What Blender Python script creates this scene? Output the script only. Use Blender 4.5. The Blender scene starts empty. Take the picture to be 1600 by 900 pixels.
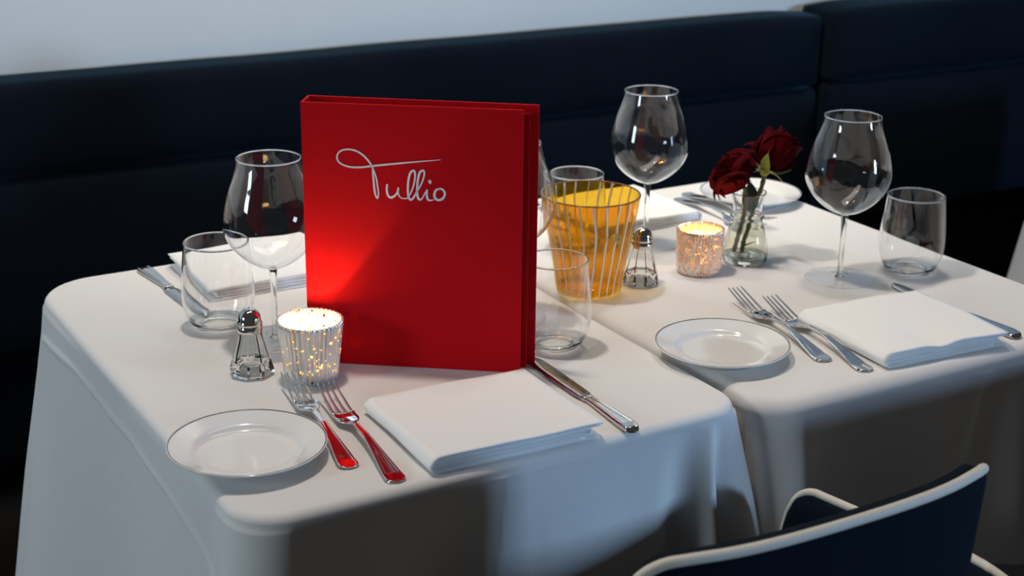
import bpy, bmesh, math, random
from math import sin, cos, pi, radians, sqrt, exp, atan2
from mathutils import Vector, Matrix, noise
random.seed(4)
SC = bpy.context.scene
COL = SC.collection
T = 0.75                     # height of the table tops

# ------------------------------------------------------------------ camera
def cam_matrix(pitch, roll, yaw):
    f = Vector((sin(yaw)*cos(pitch), cos(yaw)*cos(pitch), -sin(pitch)))
    r = Vector((cos(yaw), -sin(yaw), 0)); u = r.cross(f)
    r2 = r*cos(roll)+u*sin(roll); u2 = -r*sin(roll)+u*cos(roll)
    m = Matrix((r2, u2, -f)).transposed().to_4x4()
    return m
cd = bpy.data.cameras.new('camera'); cam = bpy.data.objects.new('camera', cd); COL.objects.link(cam)
m = cam_matrix(0.33624, 0.01297, 0.53573); m.translation = (0, 0, T+0.71913); cam.matrix_world = m
cd.sensor_width = 36; cd.lens = 2410.44/1600*36; cd.clip_start = 0.05; cd.clip_end = 50
cd.dof.use_dof = True; cd.dof.focus_distance = 1.83; cd.dof.aperture_fstop = 6.3
SC.camera = cam
SC.view_settings.view_transform = 'Standard'; SC.view_settings.look = 'None'
SC.view_settings.gamma = 1; SC.view_settings.use_curve_mapping = False
SC.view_settings.exposure = 0.0

# ------------------------------------------------------------------ world and lights
w = bpy.data.worlds.new('world'); SC.world = w; w.use_nodes = True
bg = w.node_tree.nodes['Background']; bg.inputs[0].default_value = (0.85, 0.8, 0.75, 1); bg.inputs[1].default_value = 0.05

def look(o, target):
    d = Vector(target)-o.location
    o.rotation_euler = d.to_track_quat('-Z', 'Y').to_euler()
def area(name, loc, target, sx, sy, power, col):
    l = bpy.data.lights.new(name, 'AREA'); l.shape = 'RECTANGLE'; l.size = sx; l.size_y = sy
    l.energy = power; l.color = col
    o = bpy.data.objects.new(name, l); COL.objects.link(o); o.location = loc; look(o, target); return o
def spot(name, loc, target, power, col, ang=60, rad=.04):
    l = bpy.data.lights.new(name, 'SPOT'); l.energy = power; l.color = col; l.spot_size = radians(ang); l.spot_blend = .6
    l.shadow_soft_size = rad
    o = bpy.data.objects.new(name, l); COL.objects.link(o); o.location = loc; look(o, target); return o
COOL = (.60, .80, 1.0); BLUE = (.42, .66, 1.0); WARM = (1, .88, .765)
area('window_light_side', (-2.6, 1.45, T+.95), (.8, 1.6, T), .6, .8, 31, (.72, .88, 1.0))
area('window_light_street', (3.5, -1.57, T+.52), (1.0, 1.3, T-.05), .30, .42, 78, BLUE)
spot('ceiling_spot', (0.72, 1.84, T+1.9), (.86, 1.48, T), 54, WARM, 80, .06)
spot('wall_fill_spot', (1.35, 2.25, T+1.9), (1.5, 2.9, T+.45), 66, (1, .96, .86), 95, .05)  # added fill that lifts the back wall, not a known fitting
spot('ceiling_spot', (1.62, 1.86, T+1.9), (1.55, 1.7, T), 24, WARM, 50, .09)
area('ceiling_glow', (1.0, 1.75, T+1.95), (1.0, 1.75, T), 2.0, .4, 6, (1, .9, .8))

# ------------------------------------------------------------------ materials
def mat(name):
    m = bpy.data.materials.new(name); m.use_nodes = True
    nt = m.node_tree; nt.nodes.clear()
    out = nt.nodes.new('ShaderNodeOutputMaterial'); return m, nt, out
def N(nt, kind, **kw):
    n = nt.nodes.new('ShaderNode'+kind)
    for k, v in kw.items():
        if k in n.inputs: n.inputs[k].default_value = v
        else: setattr(n, k, v)
    return n
def math_(nt, op, a, b=None, clamp=False):
    n = nt.nodes.new('ShaderNodeMath'); n.operation = op; n.use_clamp = clamp
    for i, x in enumerate((a, b)):
        if x is None: continue
        if isinstance(x, (int, float)): n.inputs[i].default_value = x
        else: nt.links.new(x, n.inputs[i])
    return n.outputs[0]
def pbr(name, col, rough=.5, metal=0, bump=None, sheen=0, spec=.5, var=None, coat=0, trans=0, ior=1.45):
    m, nt, out = mat(name)
    b = N(nt, 'BsdfPrincipled'); b.inputs['Base Color'].default_value = (*col, 1)
    b.inputs['Roughness'].default_value = rough; b.inputs['Metallic'].default_value = metal
    b.inputs['Sheen Weight'].default_value = sheen; b.inputs['Sheen Tint'].default_value = (.25, .6, .8, 1); b.inputs['Specular IOR Level'].default_value = spec
    b.inputs['Coat Weight'].default_value = coat; b.inputs['Transmission Weight'].default_value = trans
    b.inputs['IOR'].default_value = ior
    nt.links.new(b.outputs[0], out.inputs[0])
    tc = N(nt, 'TexCoord')
    if bump:
        sc, st = bump
        n = N(nt, 'TexNoise'); n.inputs['Scale'].default_value = sc; n.inputs['Detail'].default_value = 3
        nt.links.new(tc.outputs['Object'], n.inputs['Vector'])
        bp = N(nt, 'Bump'); bp.inputs['Strength'].default_value = st; bp.inputs['Distance'].default_value = .001
        nt.links.new(n.outputs['Fac'], bp.inputs['Height']); nt.links.new(bp.outputs[0], b.inputs['Normal'])
    if var:
        sc, c2 = var
        n = N(nt, 'TexNoise'); n.inputs['Scale'].default_value = sc; n.inputs['Detail'].default_value = 4
        nt.links.new(tc.outputs['Object'], n.inputs['Vector'])
        r = N(nt, 'ValToRGB'); r.color_ramp.elements[0].position = .35; r.color_ramp.elements[1].position = .65
        r.color_ramp.elements[0].color = (*col, 1); r.color_ramp.elements[1].color = (*c2, 1)
        nt.links.new(n.outputs['Fac'], r.inputs[0]); nt.links.new(r.outputs[0], b.inputs['Base Color'])
    return m
def weave(name, col, col2, scale, rough=.9, strength=.3, diag=False, sheen=0):
    m = pbr(name, col, rough, sheen=sheen); nt = m.node_tree; b = nt.nodes['Principled BSDF']
    tc = N(nt, 'TexCoord')
    outs = []; b.inputs['Specular IOR Level'].default_value = .12
    for d in ('X', 'Z' if diag else 'Y'):
        wv = N(nt, 'TexWave'); wv.bands_direction = 'DIAGONAL' if diag and d == 'X' else d
        wv.inputs['Scale'].default_value = scale; wv.inputs['Distortion'].default_value = .6; wv.inputs['Detail Scale'].default_value = 3
        nt.links.new(tc.outputs['Object'], wv.inputs['Vector']); outs.append(wv.outputs['Fac'])
    h = math_(nt, 'ADD', outs[0], outs[1])
    bp = N(nt, 'Bump'); bp.inputs['Strength'].default_value = strength; bp.inputs['Distance'].default_value = .0006
    nt.links.new(h, bp.inputs['Height']); nt.links.new(bp.outputs[0], b.inputs['Normal'])
    mx = N(nt, 'MixRGB'); mx.inputs[1].default_value = (*col, 1); mx.inputs[2].default_value = (*col2, 1)
    nt.links.new(math_(nt, 'MULTIPLY', h, .5), mx.inputs[0]); nt.links.new(mx.outputs[0], b.inputs['Base Color'])
    return m
def thin_glass(name, tint=(.97, .98, .98), ior=1.5, boost=1.0):
    m, nt, out = mat(name)
    tr = N(nt, 'BsdfTransparent'); tr.inputs[0].default_value = (*tint, 1)
    gl = N(nt, 'BsdfGlossy'); gl.inputs['Roughness'].default_value = .0; gl.inputs[0].default_value = (1, 1, 1, 1)
    fr = N(nt, 'Fresnel'); fr.inputs['IOR'].default_value = ior
    geo = N(nt, 'NewGeometry')
    # the same reflectance on both faces of the wall
    lw = N(nt, 'LayerWeight'); lw.inputs['Blend'].default_value = .5
    fac = math_(nt, 'ADD', math_(nt, 'MULTIPLY', math_(nt, 'POWER', lw.outputs['Facing'], 3.2), .75), .03)
    mx = N(nt, 'MixShader'); nt.links.new(math_(nt, 'MULTIPLY', fac, boost, True), mx.inputs[0])
    nt.links.new(tr.outputs[0], mx.inputs[1]); nt.links.new(gl.outputs[0], mx.inputs[2]); nt.links.new(mx.outputs[0], out.inputs[0])
    nt.nodes.remove(fr); nt.nodes.remove(geo)
    return m
def glass(name, col=(1, 1, 1), rough=0, ior=1.5):
    m, nt, out = mat(name)
    g = N(nt, 'BsdfGlass'); g.inputs[0].default_value = (*col, 1); g.inputs['Roughness'].default_value = rough; g.inputs['IOR'].default_value = ior
    nt.links.new(g.outputs[0], out.inputs[0]); return m
M = {}
M['cloth'] = weave('white_table_linen', (.80, .79, .775), (.77, .76, .745), 190, .95, .03)
M['napkin'] = weave('white_napkin_linen', (.93, .92, .90), (.91, .90, .88), 190, .95, .03)
M['porcelain'] = pbr('white_porcelain', (.82, .81, .78), .12, coat=.5)
M['silver_line'] = pbr('grey_rim_line', (.22, .20, .19), .25, .5)
M['steel'] = pbr('polished_steel', (.72, .69, .66), .09, 1)
M['blade'] = pbr('brushed_blade_steel', (.60, .60, .60), .16, 1)
M['chrome'] = pbr('chrome', (.75, .73, .71), .05, 1)
M['black'] = pbr('black_hole', (.01, .01, .01), .6)
def mixed_glass(name, part, tint=(1, 1, 1), ior=1.5):
    m, nt, out = mat(name)
    tr = N(nt, 'BsdfTransparent'); tr.inputs[0].default_value = (*tint, 1)
    gl = N(nt, 'BsdfGlass'); gl.inputs[0].default_value = (*tint, 1); gl.inputs['Roughness'].default_value = 0; gl.inputs['IOR'].default_value = ior
    mx = N(nt, 'MixShader'); mx.inputs[0].default_value = part
    nt.links.new(tr.outputs[0], mx.inputs[1]); nt.links.new(gl.outputs[0], mx.inputs[2]); nt.links.new(mx.outputs[0], out.inputs[0]); return m
M['thin'] = thin_glass('clear_thin_glass', (.99, .995, .99))
M['foot'] = thin_glass('clear_foot_glass', (1, 1, 1), boost=.5)
M['disc'] = thin_glass('clear_bottom_glass', (.985, .99, .98), boost=.35)
M['tumbler'] = glass('clear_tumbler_glass', (1, 1, 1))
M['shaker'] = glass('clear_shaker_glass', (1, 1, .99))
M['base'] = glass('clear_vase_glass', (1, 1, 1))
M['glass'] = glass('clear_thick_glass', (.97, .985, .97))
M['shaker_glass'] = glass('greenish_shaker_glass', (.96, .985, .95))
M['water'] = glass('vase_water', (.93, .93, .84), ior=1.33)
M['red'] = weave('red_book_cloth', (.60, .0036, .0085), (.56, .0032, .008), 300, .75, .10)
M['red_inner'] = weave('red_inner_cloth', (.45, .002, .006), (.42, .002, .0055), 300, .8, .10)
M['white_foil'] = pbr('white_foil_print', (.86, .88, .92), .4)
M['velvet'] = pbr('navy_velvet', (.0042, .0068, .0125), .9, sheen=.10, spec=.08, bump=(220, .2), var=(5, (.0030, .0052, .0105)))
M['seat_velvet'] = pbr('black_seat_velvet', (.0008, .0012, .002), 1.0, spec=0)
M['chair_cloth'] = weave('navy_twill', (.0012, .004, .009), (.0028, .009, .018), 170, .85, .5, True)
M['piping'] = pbr('ivory_piping', (.72, .66, .56), .55)
M['dark_wood'] = pbr('dark_stained_wood', (.03, .018, .012), .45, var=(9, (.045, .028, .018)))
M['wood'] = pbr('table_board', (.20, .13, .08), .6, var=(12, (.15, .10, .06)))
M['iron'] = pbr('black_cast_iron', (.02, .02, .02), .5, .3)
M['wall'] = pbr('pale_painted_plaster', (.82, .86, .87), .9, bump=(60, .05), var=(3, (.80, .84, .855)))
M['floor'] = pbr('dark_floor_boards', (.045, .03, .022), .5, var=(7, (.03, .02, .015)))
M['wax'] = pbr('candle_wax', (.9, .85, .72), .5)
M['stem'] = pbr('rose_stem_green', (.14, .19, .05), .5, var=(40, (.20, .22, .06)))
M['sepal'] = pbr('sepal_green', (.26, .33, .05), .5, var=(60, (.36, .38, .07)))
M['leaf'] = pbr('rose_leaf_green', (.04, .065, .025), .5)
M['petal'] = pbr('dark_red_rose_petal', (.080, .0012, .0028), .75, spec=.05, var=(45, (.052, .0009, .0022)))
M['ink'] = pbr('grey_brown_print', (.02, .012, .004), .6)

def emit(name, col, s):
    m, nt, out = mat(name); e = N(nt, 'Emission'); e.inputs[0].default_value = (*col, 1); e.inputs[1].default_value = s
    nt.links.new(e.outputs[0], out.inputs[0]); return m
M['flame'] = emit('candle_flame', (1, .62, .22), 28)

def mercury(name, col, col2, spots, rough, thr):
    """mottled silvered glass: reflective coat with worn see-through specks"""
    m, nt, out = mat(name)
    tc = N(nt, 'TexCoord'); sp = N(nt, 'SeparateXYZ'); nt.links.new(tc.outputs['Object'], sp.inputs[0])
    ang = math_(nt, 'ARCTAN2', sp.outputs[1], sp.outputs[0]); a2 = math_(nt, 'MULTIPLY', ang, .036)
    cb = N(nt, 'CombineXYZ'); nt.links.new(a2, cb.inputs[0]); nt.links.new(sp.outputs[2], cb.inputs[1])
    vo = N(nt, 'TexVoronoi'); vo.inputs['Scale'].default_value = spots; nt.links.new(cb.outputs[0], vo.inputs['Vector'])
    sr = N(nt, 'SeparateXYZ'); nt.links.new(vo.outputs['Color'], sr.inputs[0])
    rad = math_(nt, 'MULTIPLY', math_(nt, 'POWER', sr.outputs[0], 3.8), thr)
    hole = math_(nt, 'LESS_THAN', vo.outputs['Distance'], rad)
    no = N(nt, 'TexNoise'); no.inputs['Scale'].default_value = 160; no.inputs['Detail'].default_value = 5
    vm = N(nt, 'VectorMath'); vm.operation = 'MULTIPLY'; vm.inputs[1].default_value = (1, .30, 1)
    nt.links.new(cb.outputs[0], vm.inputs[0]); nt.links.new(vm.outputs[0], no.inputs['Vector'])
    mr = N(nt, 'ValToRGB'); mr.color_ramp.elements[0].position = .38; mr.color_ramp.elements[1].position = .62
    mr.color_ramp.elements[0].color = (*col, 1); mr.color_ramp.elements[1].color = (*col2, 1)
    nt.links.new(no.outputs['Fac'], mr.inputs[0])
    pb = N(nt, 'BsdfPrincipled'); pb.inputs['Metallic'].default_value = .75; pb.inputs['Roughness'].default_value = rough
    nt.links.new(mr.outputs[0], pb.inputs['Base Color'])
    tr = N(nt, 'BsdfTranslucent'); tr.inputs[0].default_value = (1, .78, .5, 1)
    tp = N(nt, 'BsdfTransparent'); tp.inputs[0].default_value = (1, .8, .55, 1)
    mt = N(nt, 'MixShader'); mt.inputs[0].default_value = .25; nt.links.new(tr.outputs[0], mt.inputs[1]); nt.links.new(tp.outputs[0], mt.inputs[2])
    mx = N(nt, 'MixShader'); nt.links.new(hole, mx.inputs[0]); nt.links.new(pb.outputs[0], mx.inputs[1]); nt.links.new(mt.outputs[0], mx.inputs[2])
    nt.links.new(mx.outputs[0], out.inputs[0]); return m
M['mercury_silver'] = mercury('silvered_fluted_glass', (.80, .78, .74), (.90, .89, .86), 330, .30, .62)
M['mercury_bronze'] = mercury('worn_bronze_silvered_glass', (.80, .52, .36), (.86, .80, .74), 560, .25, .85)

def amber(name):
    m, nt, out = mat(name)
    tc = N(nt, 'TexCoord'); sp = N(nt, 'SeparateXYZ'); nt.links.new(tc.outputs['Object'], sp.inputs[0])
    ang = math_(nt, 'ARCTAN2', sp.outputs[1], sp.outputs[0])
    no = N(nt, 'TexNoise'); no.inputs['Scale'].default_value = 14; no.inputs['Detail'].default_value = 1
    nt.links.new(tc.outputs['Object'], no.inputs['Vector'])
    wob = math_(nt, 'MULTIPLY', math_(nt, 'SUBTRACT', no.outputs['Fac'], .5), .34)
    a = math_(nt, 'ADD', math_(nt, 'MULTIPLY', ang, 24/(2*pi)), math_(nt, 'MULTIPLY', wob, 3.2))
    fr = math_(nt, 'FRACT', a)
    wn = N(nt, 'TexWhiteNoise'); wn.noise_dimensions = '1D'; nt.links.new(math_(nt, 'FLOOR', a), wn.inputs['W'])
    st = math_(nt, 'LESS_THAN', fr, math_(nt, 'ADD', math_(nt, 'MULTIPLY', wn.outputs['Value'], .13), .05))
    tr = N(nt, 'BsdfTransparent'); tr.inputs[0].default_value = (.925, .715, .20, 1)
    tl = N(nt, 'BsdfTranslucent'); tl.inputs[0].default_value = (.98, .74, .20, 1)
    am = N(nt, 'MixShader'); am.inputs[0].default_value = .05; nt.links.new(tr.outputs[0], am.inputs[1]); nt.links.new(tl.outputs[0], am.inputs[2])
    df = N(nt, 'BsdfDiffuse'); df.inputs[0].default_value = (.92, .86, .80, 1)
    mx = N(nt, 'MixShader'); nt.links.new(math_(nt, 'MULTIPLY', st, .92), mx.inputs[0]); nt.links.new(am.outputs[0], mx.inputs[1]); nt.links.new(df.outputs[0], mx.inputs[2])
    gl = N(nt, 'BsdfGlossy'); gl.inputs['Roughness'].default_value = .02
    lw = N(nt, 'LayerWeight'); lw.inputs['Blend'].default_value = .5
    mf = N(nt, 'MixShader'); nt.links.new(math_(nt, 'ADD', math_(nt, 'MULTIPLY', math_(nt, 'POWER', lw.outputs['Facing'], 4), .4), .03), mf.inputs[0]); nt.links.new(mx.outputs[0], mf.inputs[1]); nt.links.new(gl.outputs[0], mf.inputs[2])
    nt.links.new(mf.outputs[0], out.inputs[0]); return m
M['amber'] = amber('amber_glass_with_white_threads')
M['amber_rim'] = pbr('dark_amber_rim', (.20, .09, .02), .15)
M['amber_plain'] = thin_glass('amber_glass_plain', (.98, .84, .42))

# ------------------------------------------------------------------ helpers
def link(o, parent=None):
    COL.objects.link(o)
    if parent: o.parent = parent
    return o
def tag(o, label=None, cat=None, group=None, kind=None):
    if label: o['label'] = label
    if cat: o['category'] = cat
    if group: o['group'] = group
    if kind: o['kind'] = kind
    return o
def thing(name, label, cat, loc=(0, 0, 0), rz=0, group=None):
    o = bpy.data.objects.new(name, None); link(o); o.empty_display_size = .02
    o.location = loc; o.rotation_euler = (0, 0, rz); return tag(o, label, cat, group)
def obj(name, bm, m, parent=None, smooth=True, loc=None, fix=True):
    me = bpy.data.meshes.new(name)
    if fix: bmesh.ops.recalc_face_normals(bm, faces=bm.faces)
    bm.to_mesh(me); bm.free(); me.materials.append(m)
    for p in me.polygons: p.use_smooth = smooth
    o = bpy.data.objects.new(name, me); link(o, parent)
    if loc: o.location = loc
    return o
def copy_tree(root, loc, rz, label=None, group=None):
    def cp(o, parent):
        c = o.copy(); COL.objects.link(c)
        if parent: c.parent = parent
        for ch in o.children: cp(ch, c)
        return c
    r = cp(root, None); r.location = loc; r.rotation_euler = (0, 0, rz)
    if label: r['label'] = label
    if group: r['group'] = group
    return r
def smoothpath(pts, n):
    """Catmull-Rom through tuples of any length"""
    out = []; P = [pts[0]]+list(pts)+[pts[-1]]
    for i in range(1, len(P)-2):
        for k in range(n):
            t = k/n
            out.append(tuple(.5*((2*b)+(-a+c)*t+(2*a-5*b+4*c-d)*t*t+(-a+3*b-3*c+d)*t**3) for a, b, c, d in zip(P[i-1], P[i], P[i+1], P[i+2])))
    out.append(tuple(pts[-1])); return out
def lathe(prof, seg=64, mod=None, close=False, rot=0):
    """prof: list of (r,z). r==0 makes a pole. close: join last to first (hollow wall)"""
    bm = bmesh.new(); rings = []
    for (r, z) in prof:
        if r < 1e-6: rings.append([bm.verts.new((0, 0, z))]); continue
        ring = []
        for i in range(seg):
            a = 2*pi*i/seg+rot; rr = r*(mod(a, r, z) if mod else 1)
            ring.append(bm.verts.new((rr*cos(a), rr*sin(a), z)))
        rings.append(ring)
    pairs = list(zip(rings[:-1], rings[1:]))
    if close: pairs.append((rings[-1], rings[0]))
    for A, B in pairs:
        for i in range(seg):
            j = (i+1) % seg
            if len(A) == 1 and len(B) == 1: continue
            if len(A) == 1: bm.faces.new((A[0], B[i], B[j]))
            elif len(B) == 1: bm.faces.new((A[i], A[j], B[0]))
            else: bm.faces.new((A[i], A[j], B[j], B[i]))
    return bm
def tube_bm(pts, rad, seg=10, bm=None, caps=True):
    bm = bm or bmesh.new(); rings = []; n = len(pts); P = [Vector(p) for p in pts]
    up = Vector((0, 0, 1)); prev = None
    for i, p in enumerate(P):
        t = (P[min(i+1, n-1)]-P[max(i-1, 0)]).normalized()
        if prev is None:
            s = t.cross(up) if abs(t.dot(up)) < .95 else t.cross(Vector((1, 0, 0)))
        else: s = prev-t*prev.dot(t)
        s.normalize(); prev = s; b = t.cross(s)
        r = rad[i] if isinstance(rad, (list, tuple)) else rad
        rings.append([bm.verts.new(p+(s*cos(2*pi*k/seg)+b*sin(2*pi*k/seg))*r) for k in range(seg)])
    for A, B in zip(rings[:-1], rings[1:]):
        for k in range(seg): bm.faces.new((A[k], A[(k+1) % seg], B[(k+1) % seg], B[k]))
    if caps: bm.faces.new(rings[0]); bm.faces.new(rings[-1][::-1])
    return bm
def box_bm(x0, x1, y0, y1, z0, z1, bev=0, seg=3, bm=None):
    b = bmesh.new(); bmesh.ops.create_cube(b, size=1)
    for v in b.verts: v.co = Vector(((x0+x1)/2+v.co.x*(x1-x0), (y0+y1)/2+v.co.y*(y1-y0), (z0+z1)/2+v.co.z*(z1-z0)))
    if bev: bmesh.ops.bevel(b, geom=b.edges[:], offset=bev, segments=seg, profile=.5, affect='EDGES')
    return b
def loft(secs, bm=None, caps=True):
    bm = bm or bmesh.new(); R = [[bm.verts.new(p) for p in s] for s in secs]; n = len(R[0])
    for A, B in zip(R[:-1], R[1:]):
        for k in range(n): bm.faces.new((A[k], A[(k+1) % n], B[(k+1) % n], B[k]))
    if caps: bm.faces.new(R[0]); bm.faces.new(R[-1][::-1])
    return bm
def lerp_table(tab, x):
    for (a, va), (b, vb) in zip(tab[:-1], tab[1:]):
        if x <= b:
            t = (x-a)/(b-a); t = t*t*(3-2*t) if False else t
            return va+(vb-va)*t
    return tab[-1][1]
def interp(tab, n=12):
    return smoothpath(tab, n)

# ------------------------------------------------------------------ the setting
tag(obj('floor', box_bm(-3, 6, -3, 3.0, -.05, 0), M['floor'], smooth=False), kind='structure')
BR = radians(-1.3)
def bq(x, y):   # banquette line turns very slightly with the wall
    return (x*cos(BR)-(y-2.87)*sin(BR), 2.87+x*sin(BR)+(y-2.87)*cos(BR))
bm = box_bm(-3.5, 6.5, 2.88, 3.0, 0, 3.0)
for v in bm.verts: v.co.x, v.co.y = bq(v.co.x, v.co.y)
tag(obj('wall_back', bm, M['wall'], smooth=False), kind='structure')

def pillow(x0, x1, y0, y1, z0, z1, rx, puff_y=0, puff_z=0, nx=40, nz=12, edge=.02):
    """upholstered block, front face (y0) puffed towards -y, top puffed up, edges rounded"""
    b = box_bm(x0, x1, y0, y1, z0, z1)
    bmesh.ops.subdivide_edges(b, edges=[e for e in b.edges if abs(e.verts[0].co.x-e.verts[1].co.x) > .1], cuts=nx)
    bmesh.ops.subdivide_edges(b, edges=[e for e in b.edges if abs(e.verts[0].co.z-e.verts[1].co.z) > .01 and abs(e.verts[0].co.x-e.verts[1].co.x) < 1e-4], cuts=nz)
    bmesh.ops.subdivide_edges(b, edges=[e for e in b.edges if abs(e.verts[0].co.y-e.verts[1].co.y) > .01], cuts=nz)
    for v in b.verts:
        x, y, z = v.co; c = []
        q = Vector((x, y, z)); cx = min(max(x, x0+edge), x1-edge); cy = min(max(y, y0+edge), y1-edge); cz = min(max(z, z0+edge), z1-edge)
        d = q-Vector((cx, cy, cz))
        if d.length > 1e-6: q = Vector((cx, cy, cz))+d.normalized()*min(edge, max(abs(d.x), abs(d.y), abs(d.z)))
        fz = max(0, 1-((2*(z-z0)/(z1-z0)-1)**2)); fy = max(0, 1-((2*(y-y0)/(y1-y0)-1)**2)); fx = min(1, min(x-x0, x1-x)/.10); fx = max(0, fx)**.5
        if y < (y0+y1)/2: q.y -= puff_y*fz*fx*(1+.25*noise.noise(Vector((x*2.3, z*3, 5))))
        if z > (z0+z1)/2: q.z += puff_z*fy*fx
        q.z += .0022*noise.noise(Vector((x*4, 3, 1)))
        v.co = Vector((*bq(q.x, q.y), q.z))
    return b
def banquette(x0, x1, dz, dy, label):
    t = thing('banquette_section', label, 'banquette', (*bq((x0+x1)/2, 2.3), 0))
    inv = t.matrix_world
    def P(name, b, m=M['velvet']):
        for v in b.verts: v.co -= t.location
        return obj(name, b, m, t)
    P('top_channel', pillow(x0, x1, 2.765+dy, 2.87, T-.022+dz, T+.15+dz, 0, .012, .002, edge=.018))
    P('lower_channel', pillow(x0, x1, 2.765+dy, 2.86, T-.365, T-.020+dz, 0, .016, 0))
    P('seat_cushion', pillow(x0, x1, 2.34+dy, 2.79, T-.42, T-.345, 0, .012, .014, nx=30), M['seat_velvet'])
    P('plinth', pillow(x0+.02, x1-.02, 2.38, 2.84, .0, T-.421, 0, 0, 0, nx=4, nz=2, edge=.004), M['dark_wood'])
banquette(-1.6, 2.445, 0, 0, 'long navy velvet banquette section behind both tables, left of its upright seam')
banquette(2.453, 5.6, .012, -.03, 'navy velvet banquette section at upper right, beyond the upright seam')

# ------------------------------------------------------------------ tables and cloths
def outline(x0, x1, y0, y1, rad, step=.006):
    """counter clockwise rounded rectangle from the front left corner; rad = (FL, FR, BR, BL). returns (p, n, side, s)"""
    pts = []
    fl, fr, br, bl = rad
    def line(ax, ay, bx, by, n, tagname):
        L = math.hypot(bx-ax, by-ay); k = max(2, int(L/step))
        for i in range(k): t = i/k; pts.append((Vector((ax+(bx-ax)*t, ay+(by-ay)*t, 0)), Vector(n), tagname, None))
    def arc(cx, cy, r, a0, tagname):
        k = 18
        for i in range(k):
            a = a0+pi/2*i/k; pts.append((Vector((cx+r*cos(a), cy+r*sin(a), 0)), Vector((cos(a), sin(a), 0)), tagname, i/k))
    line(x0+fl, y0, x1-fr, y0, (0, -1, 0), 'F'); arc(x1-fr, y0+fr, fr, -pi/2, 'FR')
    line(x1, y0+fr, x1, y1-br, (1, 0, 0), 'R'); arc(x1-br, y1-br, br, 0, 'BR')
    line(x1-br, y1, x0+bl, y1, (0, 1, 0), 'B'); arc(x0+bl, y1-bl, bl, pi/2, 'BL')
    line(x0, y1-bl, x0, y0+fl, (-1, 0, 0), 'L'); arc(x0+fl, y0+fl, fl, pi, 'FL')
    return pts
def tablecloth(name, x0, x1, y0, y1, rad, drop, er, off, topz=None, front=.27):
    pts = outline(x0, x1, y0, y1, rad); n = len(pts); c = Vector(((x0+x1)/2, (y0+y1)/2, 0))
    bm = bmesh.new(); rings = []
    for s in (.04, .25, .5, .75, .9):
        rings.append([bm.verts.new(Vector((*(c+(p-c)*s).xy, T+(topz(*(c+(p-c)*s).xy) if topz else 0)))) for p, nn, sd, f in pts])
    for k in range(7):
        th = pi/2*k/6; ring = []
        for p, nn, sd, f in pts:
            q = p-nn*er+nn*er*sin(th); ring.append(bm.verts.new(Vector((q.x, q.y, T-er+er*cos(th)))))
        rings.append(ring)
    K = 130
    for k in range(1, K+1):
        t = k/K; ring = []
        for p, nn, sd, f in pts:
            cxd = min(abs(p.x-x0), abs(p.x-x1)); D = drop
            if sd == 'F': D = front+(drop-front)*exp(-max(0, cxd-.05)/.05)
            z = -er-t*D; o = off(p.x, p.y, nn, sd, f, -z); q = p+nn*o
            if isinstance(o, tuple): q = p+nn*o[0]
            ring.append(bm.verts.new(Vector((q.x, q.y, T+z+.004*noise.noise(Vector((q.x*3, q.y*3, 7)))*t))))
        rings.append(ring)
    bm.faces.new(rings[0])
    for A, B in zip(rings[:-1], rings[1:]):
        for i in range(n): bm.faces.new((A[i], B[i], B[(i+1) % n], A[(i+1) % n]))
    ctr = Vector((c.x, c.y, T))
    for v in bm.verts: v.co -= ctr
    o = obj(name, bm, M['cloth'], loc=ctr)
    sm = o.modifiers.new('thickness', 'SOLIDIFY'); sm.thickness = .0008; sm.offset = -1
    return o
def G(x, c, w): return exp(-((x-c)/w)**2)
def ridge(x, c, w): return exp(-abs(x-c)/w)
CREASE = [(1.25, .12), (1.41, .080), (1.513, .060), (1.642, .050), (1.734, .056), (1.876, .045), (2.0, .05), (2.1, .06)]
def off1(x, y, n, sd, f, d):
    o = .012*d/.3 + .003*noise.noise(Vector((x*6, y*6, d*4)))*min(1, d/.05)
    if sd == 'F':
        o += .012*d/.2*G(x, .50, .03) - .015*d/.2*G(x, .60, .10)
        o += .0035*min(1, d/.03)*ridge(x, .756-.12*d, .008)
        o += d/.25*(.012*sin((x-.76)/.045)*max(0, min(1, (x-.76)/.05)))
        o += .040*d/.25*G(x, 1.035, .018) - .030*d/.25*G(x, .995, .022)
    if sd == 'FR': o += d/.25*(-.034*G(f, .12, .16)+.056*G(f, .64, .26))
    if sd == 'R': o = .004*d/.3 + .016*d/.25*G(y, 1.35, .04)
    if sd == 'FL': o += .030*d/.25*(.45+.9*sin(f*pi))
    if sd == 'L':
        o += .020*d/.25*G(y, 1.345, .03) + .050*d/.4*G(y, 2.02, .12)
        cr = lerp_table(CREASE, y); o += .0030*G(d, cr, .0035)
        o += .008*d/.3*sin(y*17)
    if sd == 'BL': o += .055*d/.4
    return o
tablecloth_a = tag(tablecloth('tablecloth', .462, 1.088, 1.283, 2.108, (.055, .050, .05, .085), .50, .012, off1),
    'white linen tablecloth under the red menu, on the left table', 'tablecloth', 'white tablecloths')
def off2(x, y, n, sd, f, d):
    o = .010*d/.3 + .003*noise.noise(Vector((x*6+4, y*6, d*4)))*min(1, d/.05)
    if sd == 'F':
        o += .012*d/.2*G(x, 1.175, .025) - .018*d/.2*G(x, 1.27, .08)
        o += .003*min(1, d/.03)*ridge(x, 1.46-.25*d, .008)+.02*d/.25*G(x, 1.52, .04)-.012*d/.25*G(x, 1.60, .05)
    if sd == 'FL': o += (-.03+.045*f)*d/.25
    if sd == 'FR': o += .05*d/.25
    if sd == 'L': o = -.014*d/.25
    return o
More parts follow.
